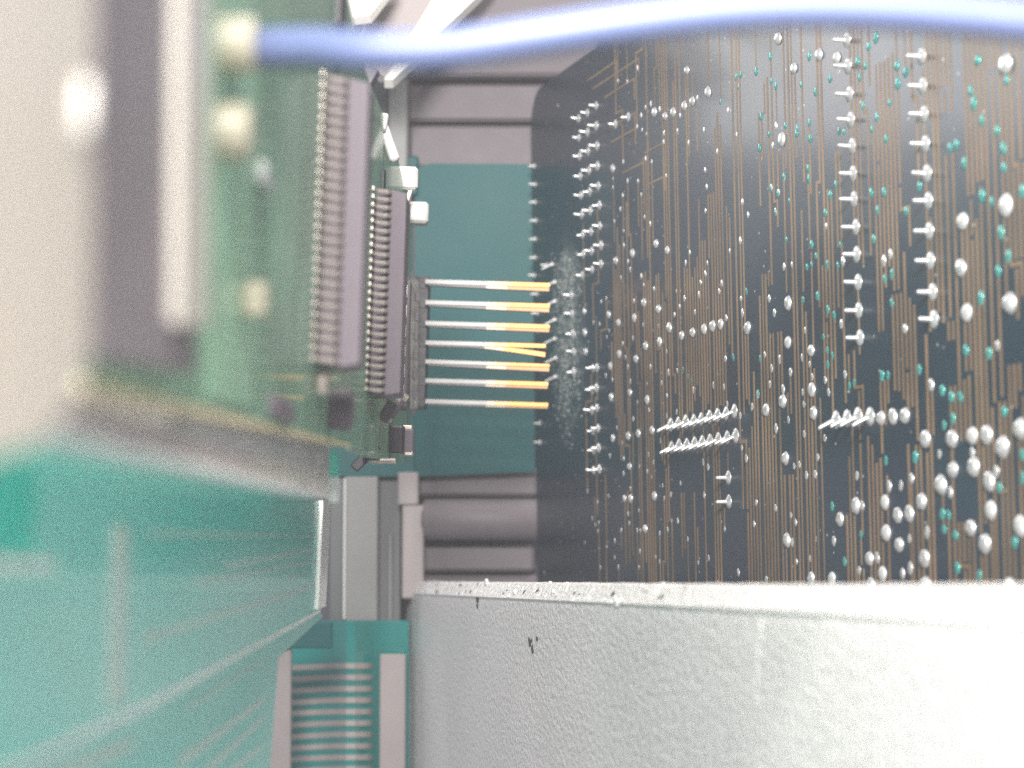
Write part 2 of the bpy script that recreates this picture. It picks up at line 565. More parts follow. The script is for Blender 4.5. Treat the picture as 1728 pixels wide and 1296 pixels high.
# scratch running down the face
a0 = PAN.on(1284, 1045); a1 = PAN.on(1273, 1195)
mb = MB(); mb.tube([(a0[0] + (a1[0] - a0[0]) * t + .1 * math.sin(9 * t), a0[1] + (a1[1] - a0[1]) * t, 0.0) for t in [i / 8 for i in range(9)]], 0.03, 5)
mb.build('paint_run', 'paint', panel, smooth=True)

# ------------------------------------------------------------------ the dark circuit board
bmat, stain, last, bsdf = board_material()
board = empty('circuit_board', BOARD, 'dark green printed circuit board seen edge on with rows of soldered pins and copper tracks', 'circuit board')
s1 = BOARD.on(957, 570); s1b = BOARD.on(960, 470); s2 = BOARD.on(1060, 495); s3 = BOARD.on(1062, 560)
lk = bmat.node_tree.links
last = stain(s1[0], s1[1], 8.5, 15, (0.40, 0.45, 0.42, 1), 0.75, 700, last)
last = stain(s1b[0], s1b[1], 6, 5, (0.5, 0.5, 0.47, 1), 0.7, 900, last)
last = stain(s2[0], s2[1], 9, 2.2, (0.20, 0.14, 0.10, 1), 0.8, 600, last)
last = stain(s3[0], s3[1], 7, 6, (0.14, 0.07, 0.045, 1), 0.7, 500, last)
lk.new(last, bsdf.inputs['Base Color'])
M['mask'] = bmat

tl = BOARD.on(897, 158); bl = BOARD.on(893, 1080)
mb = MB()
UL = -0.6
poly = [(UL, bl[1] - 25), (190, bl[1] - 25), (190, tl[1]), *[(UL + 5 - 5 * math.sin(t * math.pi / 16), tl[1] - 5 + 5 * math.cos(t * math.pi / 16)) for t in range(9)]]
mb.prism(poly, -1.6, 0.0)
mb.build('substrate', 'mask', board)

ZS = 3.692
Z6, Z7, Z8, Z21, Z22, Z23 = (860, 100), (1260, 30), (860, 420), (1260, 360), (860, 680), (1260, 680)


def px(z, pts):
    return [(z[0] + a / ZS, z[1] + b / ZS) for a, b in pts]


J = (px(Z6, [(1108, 70), (1240, 205), (905, 330), (972, 355), (1022, 330), (1092, 290), (1142, 262), (645, 680), (915, 1150), (985, 1190), (1700, 500), (768, 1210), (665, 1255)])
     + px(Z8, [(840, 335), (930, 375), (620, 410), (780, 430), (680, 460), (998, 490), (1075, 540), (1143, 520), (1215, 500), (1268, 480), (1318, 470), (850, 605), (937, 580), (685, 655), (790, 685), (1483, 495), (752, 895), (860, 940), (635, 925), (630, 730), (1600, 1005), (1705, 950), (890, 1130), (805, 1150), (742, 1165), (645, 1180), (467, 390), (470, 520), (475, 640)])
     + px(Z22, [(750, 395), (718, 595), (757, 595), (905, 580), (848, 785)])
     + px(Z7, [(200, 130), (455, 230), (298, 315), (1620, 290), (1620, 1170), (565, 250)])
     + px(Z21, [(262, 560), (260, 805), (405, 855), (410, 1100), (230, 1170), (125, 1225), (1350, 50), (1340, 340), (1375, 620), (1645, 560), (10, 710), (420, 1245)])
     + px(Z23, [(1118, 225), (1285, 225), (1410, 205), (1500, 200), (1600, 275), (1710, 160), (1290, 415), (1420, 400), (1215, 510), (1515, 490), (1095, 615), (1525, 670), (1400, 780), (1490, 880), (1710, 770), (685, 640), (865, 620), (945, 700), (1018, 690), (585, 725), (873, 810), (955, 885), (770, 970), (850, 1065), (1113, 970), (405, 1095), (535, 1095), (780, 1135), (1120, 1140), (1640, 1150), (245, 345), (255, 855), (840, 95), (915, 85), (990, 80)]))
V = (px(Z6, [(300, 290), (797, 55), (675, 135), (733, 140), (880, 280), (848, 300), (820, 350), (795, 420), (825, 440), (853, 465), (962, 460), (960, 515), (935, 310), (1062, 350), (1045, 445), (1170, 240), (1360, 320), (1210, 440), (1115, 520), (1295, 575), (1415, 470), (1555, 555), (1640, 540), (1615, 465), (1660, 415), (885, 640), (848, 620), (708, 640), (645, 745), (645, 800), (735, 760), (800, 760), (820, 845), (705, 850), (690, 935), (653, 1010), (710, 1070), (840, 985), (877, 1025), (712, 1160), (975, 725), (1218, 690), (1228, 795), (1220, 945), (1450, 890), (1485, 970), (1630, 800), (1675, 830), (1657, 950), (1710, 740), (1437, 1130), (1372, 1195), (1122, 1205), (1097, 1270), (1232, 1270)])
     + px(Z8, [(1220, 155), (1190, 210), (1305, 265), (1322, 215), (1180, 285), (1090, 310), (1040, 265), (1060, 360), (1027, 410), (1155, 395), (1350, 430), (1442, 310), (1450, 400), (1617, 310), (1650, 395), (1710, 110), (738, 80), (752, 130), (693, 180), (820, 170), (835, 225), (900, 250), (602, 310), (570, 330), (775, 325), (877, 330), (832, 475), (930, 480), (522, 460), (560, 470), (620, 510), (605, 550), (768, 555), (705, 590), (978, 640), (722, 675), (737, 735), (877, 735), (600, 790), (640, 815), (752, 825), (857, 840), (947, 835), (990, 770), (1045, 760), (1145, 880), (1270, 850), (1335, 860), (1345, 685), (1590, 660), (1683, 690), (1632, 745), (1622, 845), (1705, 875), (980, 915), (1355, 970), (1510, 985), (1040, 1015), (980, 1040), (868, 1005), (770, 1060), (668, 1115), (1437, 1040), (1660, 1120), (940, 1195), (703, 1210), (865, 1280), (1447, 1240), (795, 955)])
     + px(Z22, [(1207, 370), (1237, 400), (1065, 500), (953, 515), (857, 425), (885, 460), (808, 395), (897, 370), (867, 320), (710, 345), (625, 330), (710, 440), (753, 535), (485, 550), (548, 618), (615, 580), (1005, 570), (963, 595), (1213, 575), (805, 670), (738, 690), (745, 750), (515, 720), (555, 745), (533, 760), (550, 800), (695, 795), (795, 795), (815, 795), (655, 860), (935, 815), (985, 790), (1010, 735), (1048, 735), (1340, 785), (1110, 850), (1523, 755), (1535, 620), (1657, 655), (812, 925), (910, 960), (935, 990), (605, 895), (557, 905), (467, 870), (655, 965), (678, 1025), (565, 1025), (805, 1025), (1175, 995), (1425, 1055), (1240, 965), (1600, 1100), (1300, 1120), (1475, 345), (215, 1057)])
     + px(Z21, [(232, 335), (283, 320), (495, 80), (600, 300), (895, 255), (855, 295), (590, 690), (365, 730), (613, 1005), (490, 1040), (510, 1115), (408, 1020), (345, 900), (393, 940), (113, 880), (150, 1060), (155, 970), (205, 910), (273, 990), (227, 1095), (350, 1115), (357, 1190), (70, 1130), (35, 1205), (140, 535), (172, 620), (988, 720), (1150, 1070), (1563, 825)])
     + px(Z23, [(182, 160), (260, 105), (360, 195), (487, 220), (443, 340), (295, 395), (330, 385), (372, 450), (428, 445), (687, 455), (1200, 320), (1405, 310), (1027, 470), (960, 515), (888, 520), (1270, 560), (1555, 430), (720, 640), (60, 620), (180, 655), (275, 700), (305, 745), (45, 760), (543, 860), (1015, 845), (1125, 805), (700, 1045), (395, 970), (310, 990), (285, 870), (1020, 1030), (972, 1065), (120, 1100), (815, 965)]))
T = (px(Z6, [(1315, 265), (1570, 360), (1535, 75), (1440, 95), (1412, 110), (1425, 170), (1630, 140), (1660, 165)])
     + px(Z8, [(1475, 265), (1080, 750), (1112, 795), (1133, 820), (1393, 675), (1562, 685), (1548, 905)])
     + px(Z7, [(148, 240), (390, 240), (60, 330), (155, 395), (185, 425), (340, 415), (430, 460), (520, 380), (705, 370), (690, 270), (740, 300), (760, 180), (805, 125), (935, 300), (990, 340), (940, 410), (725, 550), (890, 530), (810, 620), (780, 695), (868, 755), (575, 705), (605, 710), (90, 615), (180, 670), (240, 670), (315, 690), (390, 655), (310, 720), (140, 725), (395, 755), (80, 810), (165, 800), (383, 940), (232, 990), (388, 1005), (150, 1060), (195, 1095), (265, 1140), (180, 1210), (520, 1105), (555, 1040), (490, 1215), (775, 1090), (855, 1085), (815, 1200), (1075, 1050), (993, 1205), (1265, 810), (1305, 790), (1355, 905), (1395, 455), (1415, 535), (1465, 640), (1560, 705), (1600, 815), (1600, 935), (1465, 1110), (1525, 1145), (1720, 1080), (1440, 265), (1620, 390)])
     + px(Z21, [(247, 165), (405, 195), (432, 265), (375, 335), (405, 320), (503, 320), (567, 325), (585, 195), (790, 160), (905, 380), (860, 410), (905, 560), (443, 515), (352, 540), (505, 600), (545, 635), (480, 770), (503, 855), (533, 890), (505, 945), (640, 1075), (670, 1055), (85, 905), (843, 1015), (880, 1010), (1075, 975), (1220, 1105), (1275, 1145), (1330, 1145), (1285, 1280), (1365, 855), (1510, 875), (1460, 530), (1630, 270), (1567, 360), (1585, 120), (1605, 1240)])
     + px(Z23, [(867, 360), (1052, 340), (1575, 530), (533, 645), (712, 820), (1220, 695), (1258, 700), (1230, 790), (1300, 825), (1670, 870), (610, 990), (1313, 1030), (1450, 1075), (1230, 140), (1283, 100), (1605, 55), (1720, 325), (1720, 470)]))
P = (px(Z7, [(625, 140), (630, 300), (640, 475), (648, 635), (657, 800), (663, 970), (668, 1130), (1090, 240), (1097, 425), (1105, 600), (1112, 785), (1122, 970), (1130, 1140)])
     + px(Z21, [(680, 85), (685, 255), (693, 430), (697, 605), (705, 775), (1137, 110), (1143, 295), (1157, 490), (1165, 660)])
     + px(Z22, [(1362, 465), (1365, 615)]))
P3 = px(Z6, [(430, 370), (485, 335), (540, 290), (432, 490), (487, 455), (540, 415), (437, 605), (490, 575), (545, 540), (440, 730), (495, 695), (548, 665), (445, 850), (500, 825), (553, 790), (450, 970), (503, 945), (560, 910), (455, 1095), (508, 1075), (563, 1040), (460, 1215), (512, 1195), (570, 1160), (660, 405), (740, 360)]) \
    + px(Z8, [(455, 165), (515, 130), (570, 95), (385, 290), (390, 405), (395, 530), (400, 640), (400, 765), (520, 745), (545, 740), (515, 878), (542, 866), (515, 1005), (545, 990), (520, 1135), (552, 1118), (525, 1255), (555, 1240)]) + px(Z22, [(525, 420), (560, 412)])
STUB = px(Z6, [(155, 665), (160, 780), (160, 890), (165, 1005), (160, 1120), (160, 1235)]) + px(Z8, [(155, 165), (170, 280), (175, 400), (180, 510), (185, 740), (190, 1085), (190, 1205), (235, 103)])
BENT = px(Z8, [(285, 205), (285, 325), (285, 440), (285, 558), (290, 678), (290, 795), (268, 95)])
COMB = [px(Z8, [(1003, 1095), (1050, 1085), (1097, 1075), (1147, 1070), (1193, 1060), (1245, 1045), (1295, 1035), (1348, 1025), (1400, 1010)]),
        px(Z8, [(1008, 1235), (1055, 1225), (1103, 1220), (1152, 1213), (1200, 1205), (1248, 1195), (1300, 1185), (1355, 1175), (1408, 1165)]),
        px(Z23, [(555, 105), (625, 95), (693, 85), (768, 85)])]

# three slightly different meshes for every kind, shared between all the copies
prof_j = [(0.0, -.05), (.5, -.05), (.5, 0.02), (.47, .08), (.40, .17), (.28, .24), (.13, .29), (0.0, .30)]
meshes_j, meshes_v, meshes_t = [], [], []
for k in range(4):
    mb = MB(); mb.lathe([(r, h * random.uniform(.8, 1.25)) for r, h in prof_j], 14, jitter=.045)
    meshes_j.append(mb.mesh('solder_joint', 'solder' if k < 3 else 'solder_dull', True))
    for lst, nm, mm in ((meshes_v, 'via', 'solder'), (meshes_t, 'tented_via', 'teal_via')):
        mb = MB(); mb.lathe([(0.0, -.03), (.5, -.03), (.5, .02), (.36, .16 * random.uniform(.8, 1.3)), (0.0, .22)], 10, jitter=.05)
        lst.append(mb.mesh(nm, mm, True))


def lead_mesh(name, pad, length, rad, bend=(0, 0), mm='solder', seg=9):
    mb = MB()
    prof = [(0.0, -.05), (pad, -.05), (pad * .97, .04), (pad * .7, .13), (rad * 1.6, .26), (rad, .42), (rad * .95, length * .9), (rad * .6, length), (0.0, length + .03)]
    rs = []
    for r, h in prof:
        t = max(0.0, h - .15)
        rs.append([(r * math.cos(2 * math.pi * j / seg) + bend[0] * t, r * math.sin(2 * math.pi * j / seg) + bend[1] * t, h) for j in range(seg)])
    mb.rings(rs)
    return mb.mesh(name, mm, True)


pin_meshes = [lead_mesh('pin_joint', .82 * random.uniform(.95, 1.06), 1.42 * random.uniform(.97, 1.03), .22, (random.uniform(-.03, .03), random.uniform(-.03, .03))) for k in range(3)]
p3_meshes = [lead_mesh('header_joint', .66, 1.05 * random.uniform(.9, 1.1), .17, (random.uniform(-.1, .1), random.uniform(-.12, .12))) for k in range(4)]
stub_meshes = [lead_mesh('edge_joint', .45, .9 * random.uniform(.85, 1.15), .17, (0, random.uniform(-.1, .1)), 'solder_dull') for k in range(3)]
bent_mesh = lead_mesh('bent_joint', .40, 1.6, .2, (-.1, -.5), 'solder_dull')
comb_mesh = lead_mesh('comb_joint', .84, 1.6, .23, (0, -.5))


def place(name, me, x, y, parent, scale=1.0, rot=None, sv=1.0):
    u, v = BOARD.on(x, y)
    o = link(name, me, parent)
    o.location = (u * S, v * S, 0.0)
    o.scale = (scale, scale * sv, scale * min(1.0, scale))
    o.rotation_euler = (0, 0, random.uniform(0, 6.28) if rot is None else rot)
    return u, v


rects = {(1369.7, 591.6), (1371.1, 657.9), (1322.3, 676.9)}
ends = []
for x, y in J:
    dia = max(1.0, min(1.75, 1.1 + (x - 1100) / 500 * .5))
    u, v = place('solder_joint', random.choice(meshes_j), x, y, board, dia * random.uniform(.85, 1.0), rot=random.uniform(-.35, .35), sv=random.uniform(1.02, 1.25))
    ends.append((u, v, x))
n_large = len(ends)
for x, y in V:
    dia = max(.5, min(1.0, .62 + (x - 1100) / 450 * .32))
    u, v = place('via', random.choice(meshes_v), x, y, board, dia * random.uniform(.7, 1.0), rot=random.uniform(-.3, .3), sv=random.uniform(1.1, 1.5))
    ends.append((u, v, x))
for x, y in T:
    dia = max(.55, min(1.05, .66 + (x - 1100) / 450 * .33))
    u, v = place('tented_via', random.choice(meshes_t), x, y, board, dia * random.uniform(.65, .95), rot=random.uniform(-.3, .3), sv=random.uniform(1.1, 1.5))
    ends.append((u, v, x))
for x, y in P:
    u, v = place('pin_joint', random.choice(pin_meshes), x, y, board, 1.0, rot=0.0)
    ends.append((u, v, x))
for x, y in P3:
    u, v = place('header_joint', random.choice(p3_meshes), x, y, board, random.uniform(.9, 1.1), rot=0.0)
for x, y in STUB:
    place('edge_joint', random.choice(stub_meshes), x, y, board, 1.0, rot=0.0)
for x, y in BENT:
    place('bent_joint', bent_mesh, x, y, board, 1.0, rot=random.uniform(-.2, .2))
for row in COMB:
    for x, y in row:
        place('comb_joint', comb_mesh, x, y, board, random.uniform(.95, 1.08) * (1.12 if x > 1380 else 1.0), rot=random.uniform(-.06, .06))

# copper tracks: polylines running up and down the board with right-angle jogs, mitred, one joined part
tr = MB()
rt = random.Random(3)


def track(pts, width, h):
    """pts: polyline of axis-aligned (u, v); a mitred flat strip of the given width with bevelled sides"""
    n = len(pts)
    L_, R_ = [], []
    for i, p in enumerate(pts):
        d0 = Vector(pts[i]) - Vector(pts[i - 1]) if i > 0 else Vector(pts[1]) - Vector(pts[0])
        d1 = Vector(pts[i + 1]) - Vector(pts[i]) if i < n - 1 else d0
        d0 = d0.normalized(); d1 = d1.normalized()
        n0 = Vector((-d0.y, d0.x)); n1 = Vector((-d1.y, d1.x))
        b = (n0 + n1)
        b = b / max(.3, b.dot(n0))
        L_.append(Vector(p) + b * width / 2); R_.append(Vector(p) - b * width / 2)
    for i in range(n - 1):
        a, b, c, d = L_[i], L_[i + 1], R_[i + 1], R_[i]
        e = 0.0
        tr.quad((a.x, a.y, h), (b.x, b.y, h), (c.x, c.y, h), (d.x, d.y, h))
        tr.quad((a.x, a.y, -.01), (b.x, b.y, -.01), (b.x, b.y, h), (a.x, a.y, h))
        tr.quad((d.x, d.y, h), (c.x, c.y, h), (c.x, c.y, -.01), (d.x, d.y, -.01))


VB, VT = bl[1] - 20, tl[1] - 1.0
SLOT = .40                 # tracks keep at least two slots apart, so that the mask shows between them
taken, joints = {}, {}


def free(u, va, vb, gap=1):
    k = round(u / SLOT)
    lo, hi = min(va, vb), max(va, vb)
    return (all(not (lo < b_ and a_ < hi) for q_ in range(k - gap, k + gap + 1) for a_, b_ in taken.get(q_, ()))
            and all(not (lo < b_ and a_ < hi) for a_, b_ in joints.get(k, ())))


def take(pts):
    for (u0, v0), (u1, v1) in zip(pts, pts[1:]):
        a_, b_ = min(u0, u1), max(u0, u1)
        for k in range(round(a_ / SLOT), round(b_ / SLOT) + 1):
            taken.setdefault(k, []).append((min(v0, v1) - .3, max(v0, v1) + .3))


def path_free(pts):
    for (u0, v0), (u1, v1) in zip(pts, pts[1:]):
        if u0 == u1:
            if not free(u0, v0, v1): return False
        else:
            d_ = 1 if u1 > u0 else -1
            for k in range(round(u0 / SLOT) + 1 * d_, round(u1 / SLOT) + d_, d_):
                if not free(k * SLOT, v0 - .3, v0 + .3, 0): return False
    return True


def try_track(pts, width):
    if len(pts) > 1 and path_free(pts):
        take(pts)
        track(pts, width, rt.uniform(.012, .04))
        return True
    return False


for (u, v, x) in ends[:n_large]:      # keep clear of the large joints; a track may run through a via
    rj = .38 if x > 1300 else .25
    for k in range(round((u - rj) / SLOT), round((u + rj) / SLOT) + 1):
        joints.setdefault(k, []).append((v - rj * .8, v + rj * .8))


for (xa, ya, xb, yb) in ((1262, 350, 1296, 462), (1392, 745, 1426, 868), (1400, 886, 1424, 990), (1500, 716, 1522, 800), (1572, 578, 1612, 652), (1618, 745, 1646, 880),
                         (1704, 540, 1738, 612), (1322, 700, 1338, 800), (1236, 860, 1258, 985), (1180, 250, 1200, 330), (1300, 480, 1318, 560), (1480, 560, 1498, 640), (1148, 740, 1172, 830), (1590, 190, 1606, 260)):
    ua, va_ = BOARD.on(xa, (ya + yb) / 2)[0], BOARD.on((xa + xb) / 2, ya)[1]
    ub, vb_ = BOARD.on(xb, (ya + yb) / 2)[0], BOARD.on((xa + xb) / 2, yb)[1]
    for k in range(round(ua / SLOT), round(ub / SLOT) + 1):
        taken.setdefault(k, []).append((vb_, va_))


def pieces(u, a, b):
    """the free stretches of a straight run at u between a (upper) and b (lower)"""
    blocks = sorted((p for q_ in range(round(u / SLOT) - 1, round(u / SLOT) + 2) for p in list(taken.get(q_, ())) + (joints.get(q_, []) if q_ == round(u / SLOT) else [])), key=lambda p: -p[1])
    top_, out = a, []
    for lo, hi in blocks:
        if hi < b or lo > top_: continue
        if top_ - hi > 1.5: out.append((top_, hi + .05))
        top_ = min(top_, lo - .05)
    if top_ - b > 1.5: out.append((top_, b))
    return out


# buses: pixel x at mid height, number of tracks, y span
BUS = [(1008, 1, 520, 900), (1040, 2, 420, 760), (1048, 2, 380, 820), (1063, 1, 300, 980), (1078, 2, 480, 985), (1092, 3, 440, 985), (1101, 1, -50, 985), (1113, 2, 440, 820), (1122, 2, 470, 985),
       (1131, 3, -50, 720), (1147, 2, 80, 980), (1160, 2, 420, 720), (1167, 1, 100, 985), (1176, 3, 430, 700), (1186, 1, 150, 985), (1195, 4, 400, 720), (1206, 4, 300, 985), (1219, 3, 150, 720), (1232, 3, 330, 640), (1246, 1, -50, 985),
       (1262, 3, 700, 1000), (1256, 2, -50, 720), (1275, 2, 600, 1000), (1290, 3, 440, 1000), (1305, 2, 100, 1000), (1318, 2, 430, 1000), (1330, 2, 600, 1000), (1345, 2, -50, 1000), (1356, 4, 480, 1000),
       (1368, 4, 560, 1000), (1381, 2, 640, 1000), (1396, 2, -50, 560), (1408, 2, 300, 700), (1422, 2, 200, 720), (1430, 3, 700, 1000), (1447, 2, 560, 760), (1460, 5, -50, 470), (1466, 2, 700, 1000), (1476, 4, 720, 1000),
       (1490, 2, 200, 1000), (1506, 6, 60, 500), (1520, 5, 360, 700), (1532, 6, 480, 760), (1546, 2, 640, 1000), (1562, 3, 700, 1000), (1570, 2, 560, 900), (1588, 3, -50, 560), (1600, 4, 100, 560), (1612, 3, -50, 1000),
       (1628, 3, 560, 1000), (1640, 4, 360, 1000), (1650, 5, 300, 900), (1662, 6, -50, 760), (1680, 4, 60, 700), (1694, 3, -50, 1000), (1706, 5, -50, 700), (1720, 5, -50, 1000), (1738, 6, -50, 1000), (1700, 3, 760, 1000)]
for (x, n, y0, y1) in BUS:
    u0, _ = BOARD.on(x, 640)
    ys = min(VT, BOARD.on(x, y0)[1]); ye = max(VB, BOARD.on(x, y1)[1] if y1 < 985 else VB)
    n = max(1, round(n * .85))
    for k in range(n):
        u = round((u0 + (k - (n - 1) / 2) * .8) / SLOT) * SLOT
        a, b = ys - rt.uniform(0, 4) * (y0 > -50), ye + rt.uniform(0, 4) * (y1 < 985)
        for pa_, pb_ in pieces(u, a, b):
            if rt.random() < .45 and pa_ - pb_ > 6:      # break the run with a jog
                vm = rt.uniform(pb_ + 2, pa_ - 2)
                ju = rt.choice((-1, 1)) * rt.choice((.8, 1.6))
                if try_track([(u, pa_), (u, vm), (u + ju, vm), (u + ju, pb_)], rt.choice((.32, .36, .40))): continue
            try_track([(u, pa_), (u, pb_)], rt.choice((.32, .36, .40)))
# tracks that start at vias and joints
for (u, v, x) in ends:
    made = 0
    for tries in range(6):
        if made >= (2 if x > 1250 else 1) or rt.random() < (.25 if x > 1050 else .6): break
        sgn = rt.choice((1, -1))
        l1 = rt.uniform(2, 12); l2 = rt.uniform(2, 14)
        v0 = v + sgn * .82 * (.38 if x > 1300 else .25)
        va = max(VB, min(VT, v0 + sgn * l1))
        ju = rt.choice((-1, 1)) * rt.choice((.8, 1.6, 2.4, 4.0, 5.6))
        vb = max(VB, min(VT, va + sgn * l2))
        pts = rt.choice(([(u, v0), (u, va)], [(u, v0), (u, va), (u + ju, va), (u + ju, vb)]))
        if abs(va - v0) > 1 and try_track(pts, rt.choice((.3, .34))): made += 1
# long lone tracks filling the gaps, more of them towards the near end
for tries in range(70):
    x = 1010 + 760 * rt.random() ** .75
    u = round(BOARD.on(x, 640)[0] / SLOT) * SLOT
    a = rt.uniform(VB + 10, VT); b = max(VB, a - rt.uniform(12, 60))
    for pa_, pb_ in pieces(u, a, b):
        if pa_ - pb_ < 5 or not free(u, pa_, pb_, 2 if x < 1300 else 1): continue
        ju = rt.choice((-1, 1)) * rt.choice((.8, 1.6, 2.4))
        vm = rt.uniform(pb_ + 1.5, pa_ - 1.5)
        if rt.random() < .5 and try_track([(u, pa_), (u, vm), (u + ju, vm), (u + ju, pb_)], .34): continue
        try_track([(u, pa_), (u, pb_)], rt.choice((.3, .34, .38)))
# long level tracks across the upper corner of the board
for (x0, y0, x1, y1) in ((990, 137, 1040, 105), (1000, 150, 1078, 104), (1030, 215, 1072, 192), (1032, 240, 1072, 214), (1050, 292, 1085, 268), (1020, 165, 1070, 132), (1092, 312, 1122, 296), (1088, 258, 1120, 240)):
    a = BOARD.on(x0, y0); b = BOARD.on(x1, y1)
    track([a, (b[0], a[1]), (b[0], a[1] - rt.uniform(1, 4))], .26, rt.uniform(.012, .04))
tag(tr.build('copper_tracks', 'copper', board), kind='stuff')

# dried flux lying on the mask beside the gold pins, as small raised crumbs
fl = MB()
rf = random.Random(9)
for k in range(700):
    x = rf.gauss(957, 12); y = rf.uniform(425, 760)
    if rf.random() < ((y - 600) / 170 if y > 600 else 0): continue
    u, v = BOARD.on(x, y)
    s = rf.uniform(.05, .2)
    a = rf.uniform(0, 6.28)
    seg = 5
    ring0 = [(u + s * 1.5 * math.cos(a + 6.283 * j / seg) * rf.uniform(.5, 1.2), v + s * math.sin(a + 6.283 * j / seg) * rf.uniform(.5, 1.5), -.01) for j in range(seg)]
    ring1 = [(p[0] * .5 + u * .5, p[1] * .5 + v * .5, rf.uniform(.03, .12)) for p in ring0]
    fl.rings([ring0, ring1])
M['flux'] = mat('dried_flux', (0.36, 0.39, 0.37), 0.5, var=0.3, vscale=900)
tag(fl.build('flux_residue', 'flux', board), kind='stuff')

# ------------------------------------------------------------------ the display module on the left
mod = empty('display_module', MOD, 'green display board standing edge on with gull wing chips and a pin header', 'display board')
sub = MB()
outline = [(140, 640), (400, 700), (590, 748), (650, 779), (690, 779), (697, 640), (697, 380), (664, 235), (612, 110), (575, -60), (420, -900), (140, -2400)]
sub.prism([MOD.on(x, y) for x, y in outline], -1.6, 0.0)
sub.build('substrate', 'green', mod)
# pale bare edge along the bottom of the board
mb = MB()
e0 = MOD.on(140, 640); e1 = MOD.on(590, 748)
mb.hexa([(e0[0], e0[1] - .35, -1.7), (e1[0], e1[1] - .3, -1.7), (e1[0], e1[1] + .02, -1.7), (e0[0], e0[1] + .02, -1.7),
         (e0[0], e0[1] - .35, .06), (e1[0], e1[1] - .3, .06), (e1[0], e1[1] + .02, .06), (e0[0], e0[1] + .02, .06)])
mb.build('bare_edge', 'fr4', mod)


def chip(U0, Vb, Vt, npins, width=5.6, height=1.75, name='chip'):
    """long small outline chip: body across U0..U0+width, gull wing leads along the near side"""
    b = MB()
    d = .28
    mid = 1.5 if height > 2 else .95
    def ring(i, w): return [(U0 + i, Vb + i, w), (U0 + width - i, Vb + i, w), (U0 + width - i, Vt - i, w), (U0 + i, Vt - i, w)]
    b.rings([ring(d, .15), ring(0, mid), ring(d, height)])
    body = b.build(name, 'chip', mod)
    me = {}
    for side in (0, 1):
        m = MB()
        s = -1 if side == 0 else 1
        base = U0 if side == 0 else U0 + width
        hw = .155
        path = [(0.1, mid), (-.6, mid - .02), (-1.0, mid - .3), (-1.5, .3), (-1.8, .1), (-2.7, .06)]
        t = .12
        rs = []
        for (uu, ww) in path:
            uu = -uu * s
            uu = uu if side else uu
            rs.append([(uu, -hw, ww - t / 2), (uu, hw, ww - t / 2), (uu, hw, ww + t / 2), (uu, -hw, ww + t / 2)])
        m.rings(rs)
        me[side] = m.mesh('lead', 'lead')
    for k in range(npins):
        v = Vb + (Vt - Vb) * (k + .5) / npins
        for side in (0, 1):
            o = link('lead', me[side], body)
            o.location = ((U0 if side == 0 else U0 + width) * S, v * S, 0)
    return body


def chip_px(xnear, ytop, ybot, d, npins, width, height):
    # near face of the body stands at depth d
    U0 = d - MOD.o.y
    sc_ = d / FPX
    zt = at(xnear, ytop, d); zb = at(xnear, ybot, d)
    vt = (zt - MOD.o).dot(MOD.v); vb = (zb - MOD.o).dot(MOD.v)
    return chip(U0, vb, vt, npins, width, height)


c1 = chip_px(560, 120, 618, 131, 27, 4.6, 2.8)
c2 = chip_px(652, 314, 666, 178, 26, 7.5, 2.8)
tag(c1, 'blurred long chip nearer the cream bezel'); tag(c2, 'sharper long chip next to the pin header')


def mpart(name, mate, x0, y0, x1, y1, d0, depth, w0, w1, bev=.1, parent=None, smooth=False):
    """box part on the module: pixel y range at depth d0; w0..w1 stand-off from the board"""
    a = at(x0, y0, d0) - MOD.o; b = at(x0, y1, d0) - MOD.o
    vt, vb = a.dot(MOD.v), b.dot(MOD.v)
    U0 = d0 - MOD.o.y
    m = MB(); m.box((U0, vb, w0), (U0 + depth, vt, w1), 0, bev)
    return m.build(name, mate, parent or mod, smooth)


# pin header: dark body, bright side plate and seven two-pronged contacts
HD = 253.0
hdr = mpart('pin_header', 'black', 706, 462, 706, 688, HD, 4.5, 0.0, 1.75, .15)
for k in range(7):
    mpart('header_slot', 'black', 706, 470 + 33.2 * k + 4, 706, 470 + 33.2 * k + 14, HD - .12, 3, .3, 1.83, .05, hdr)
mb = MB()
pa = [at(693, 457, 244) - MOD.o, at(706, 476, 247) - MOD.o, at(705, 690, 247) - MOD.o, at(692, 690, 244) - MOD.o]
pl = [Vector((p.dot(MOD.u), p.dot(MOD.v), p.dot(MOD.w))) for p in pa]
mb.rings([[p for p in pl], [p + Vector((.3, 0, -.12)) for p in pl]])
mb.build('side_plate', 'steel_plate', hdr)
for k in range(6):
    mpart('plate_window', 'chip', 698, 492 + 33 * k, 698, 506 + 33 * k, 244.3, .5, 0.55, .98, .02, hdr)
# dark spacer between chip and plate with six bright windows
mpart('spacer', 'chip', 664, 470, 664, 690, 214, 3.0, 0.0, 1.5, .1)
for k in range(6):
    mpart('spacer_window', 'steel_plate', 668, 478 + 34 * k, 668, 500 + 34 * k, 213.6, .6, .75, 1.25, .05)

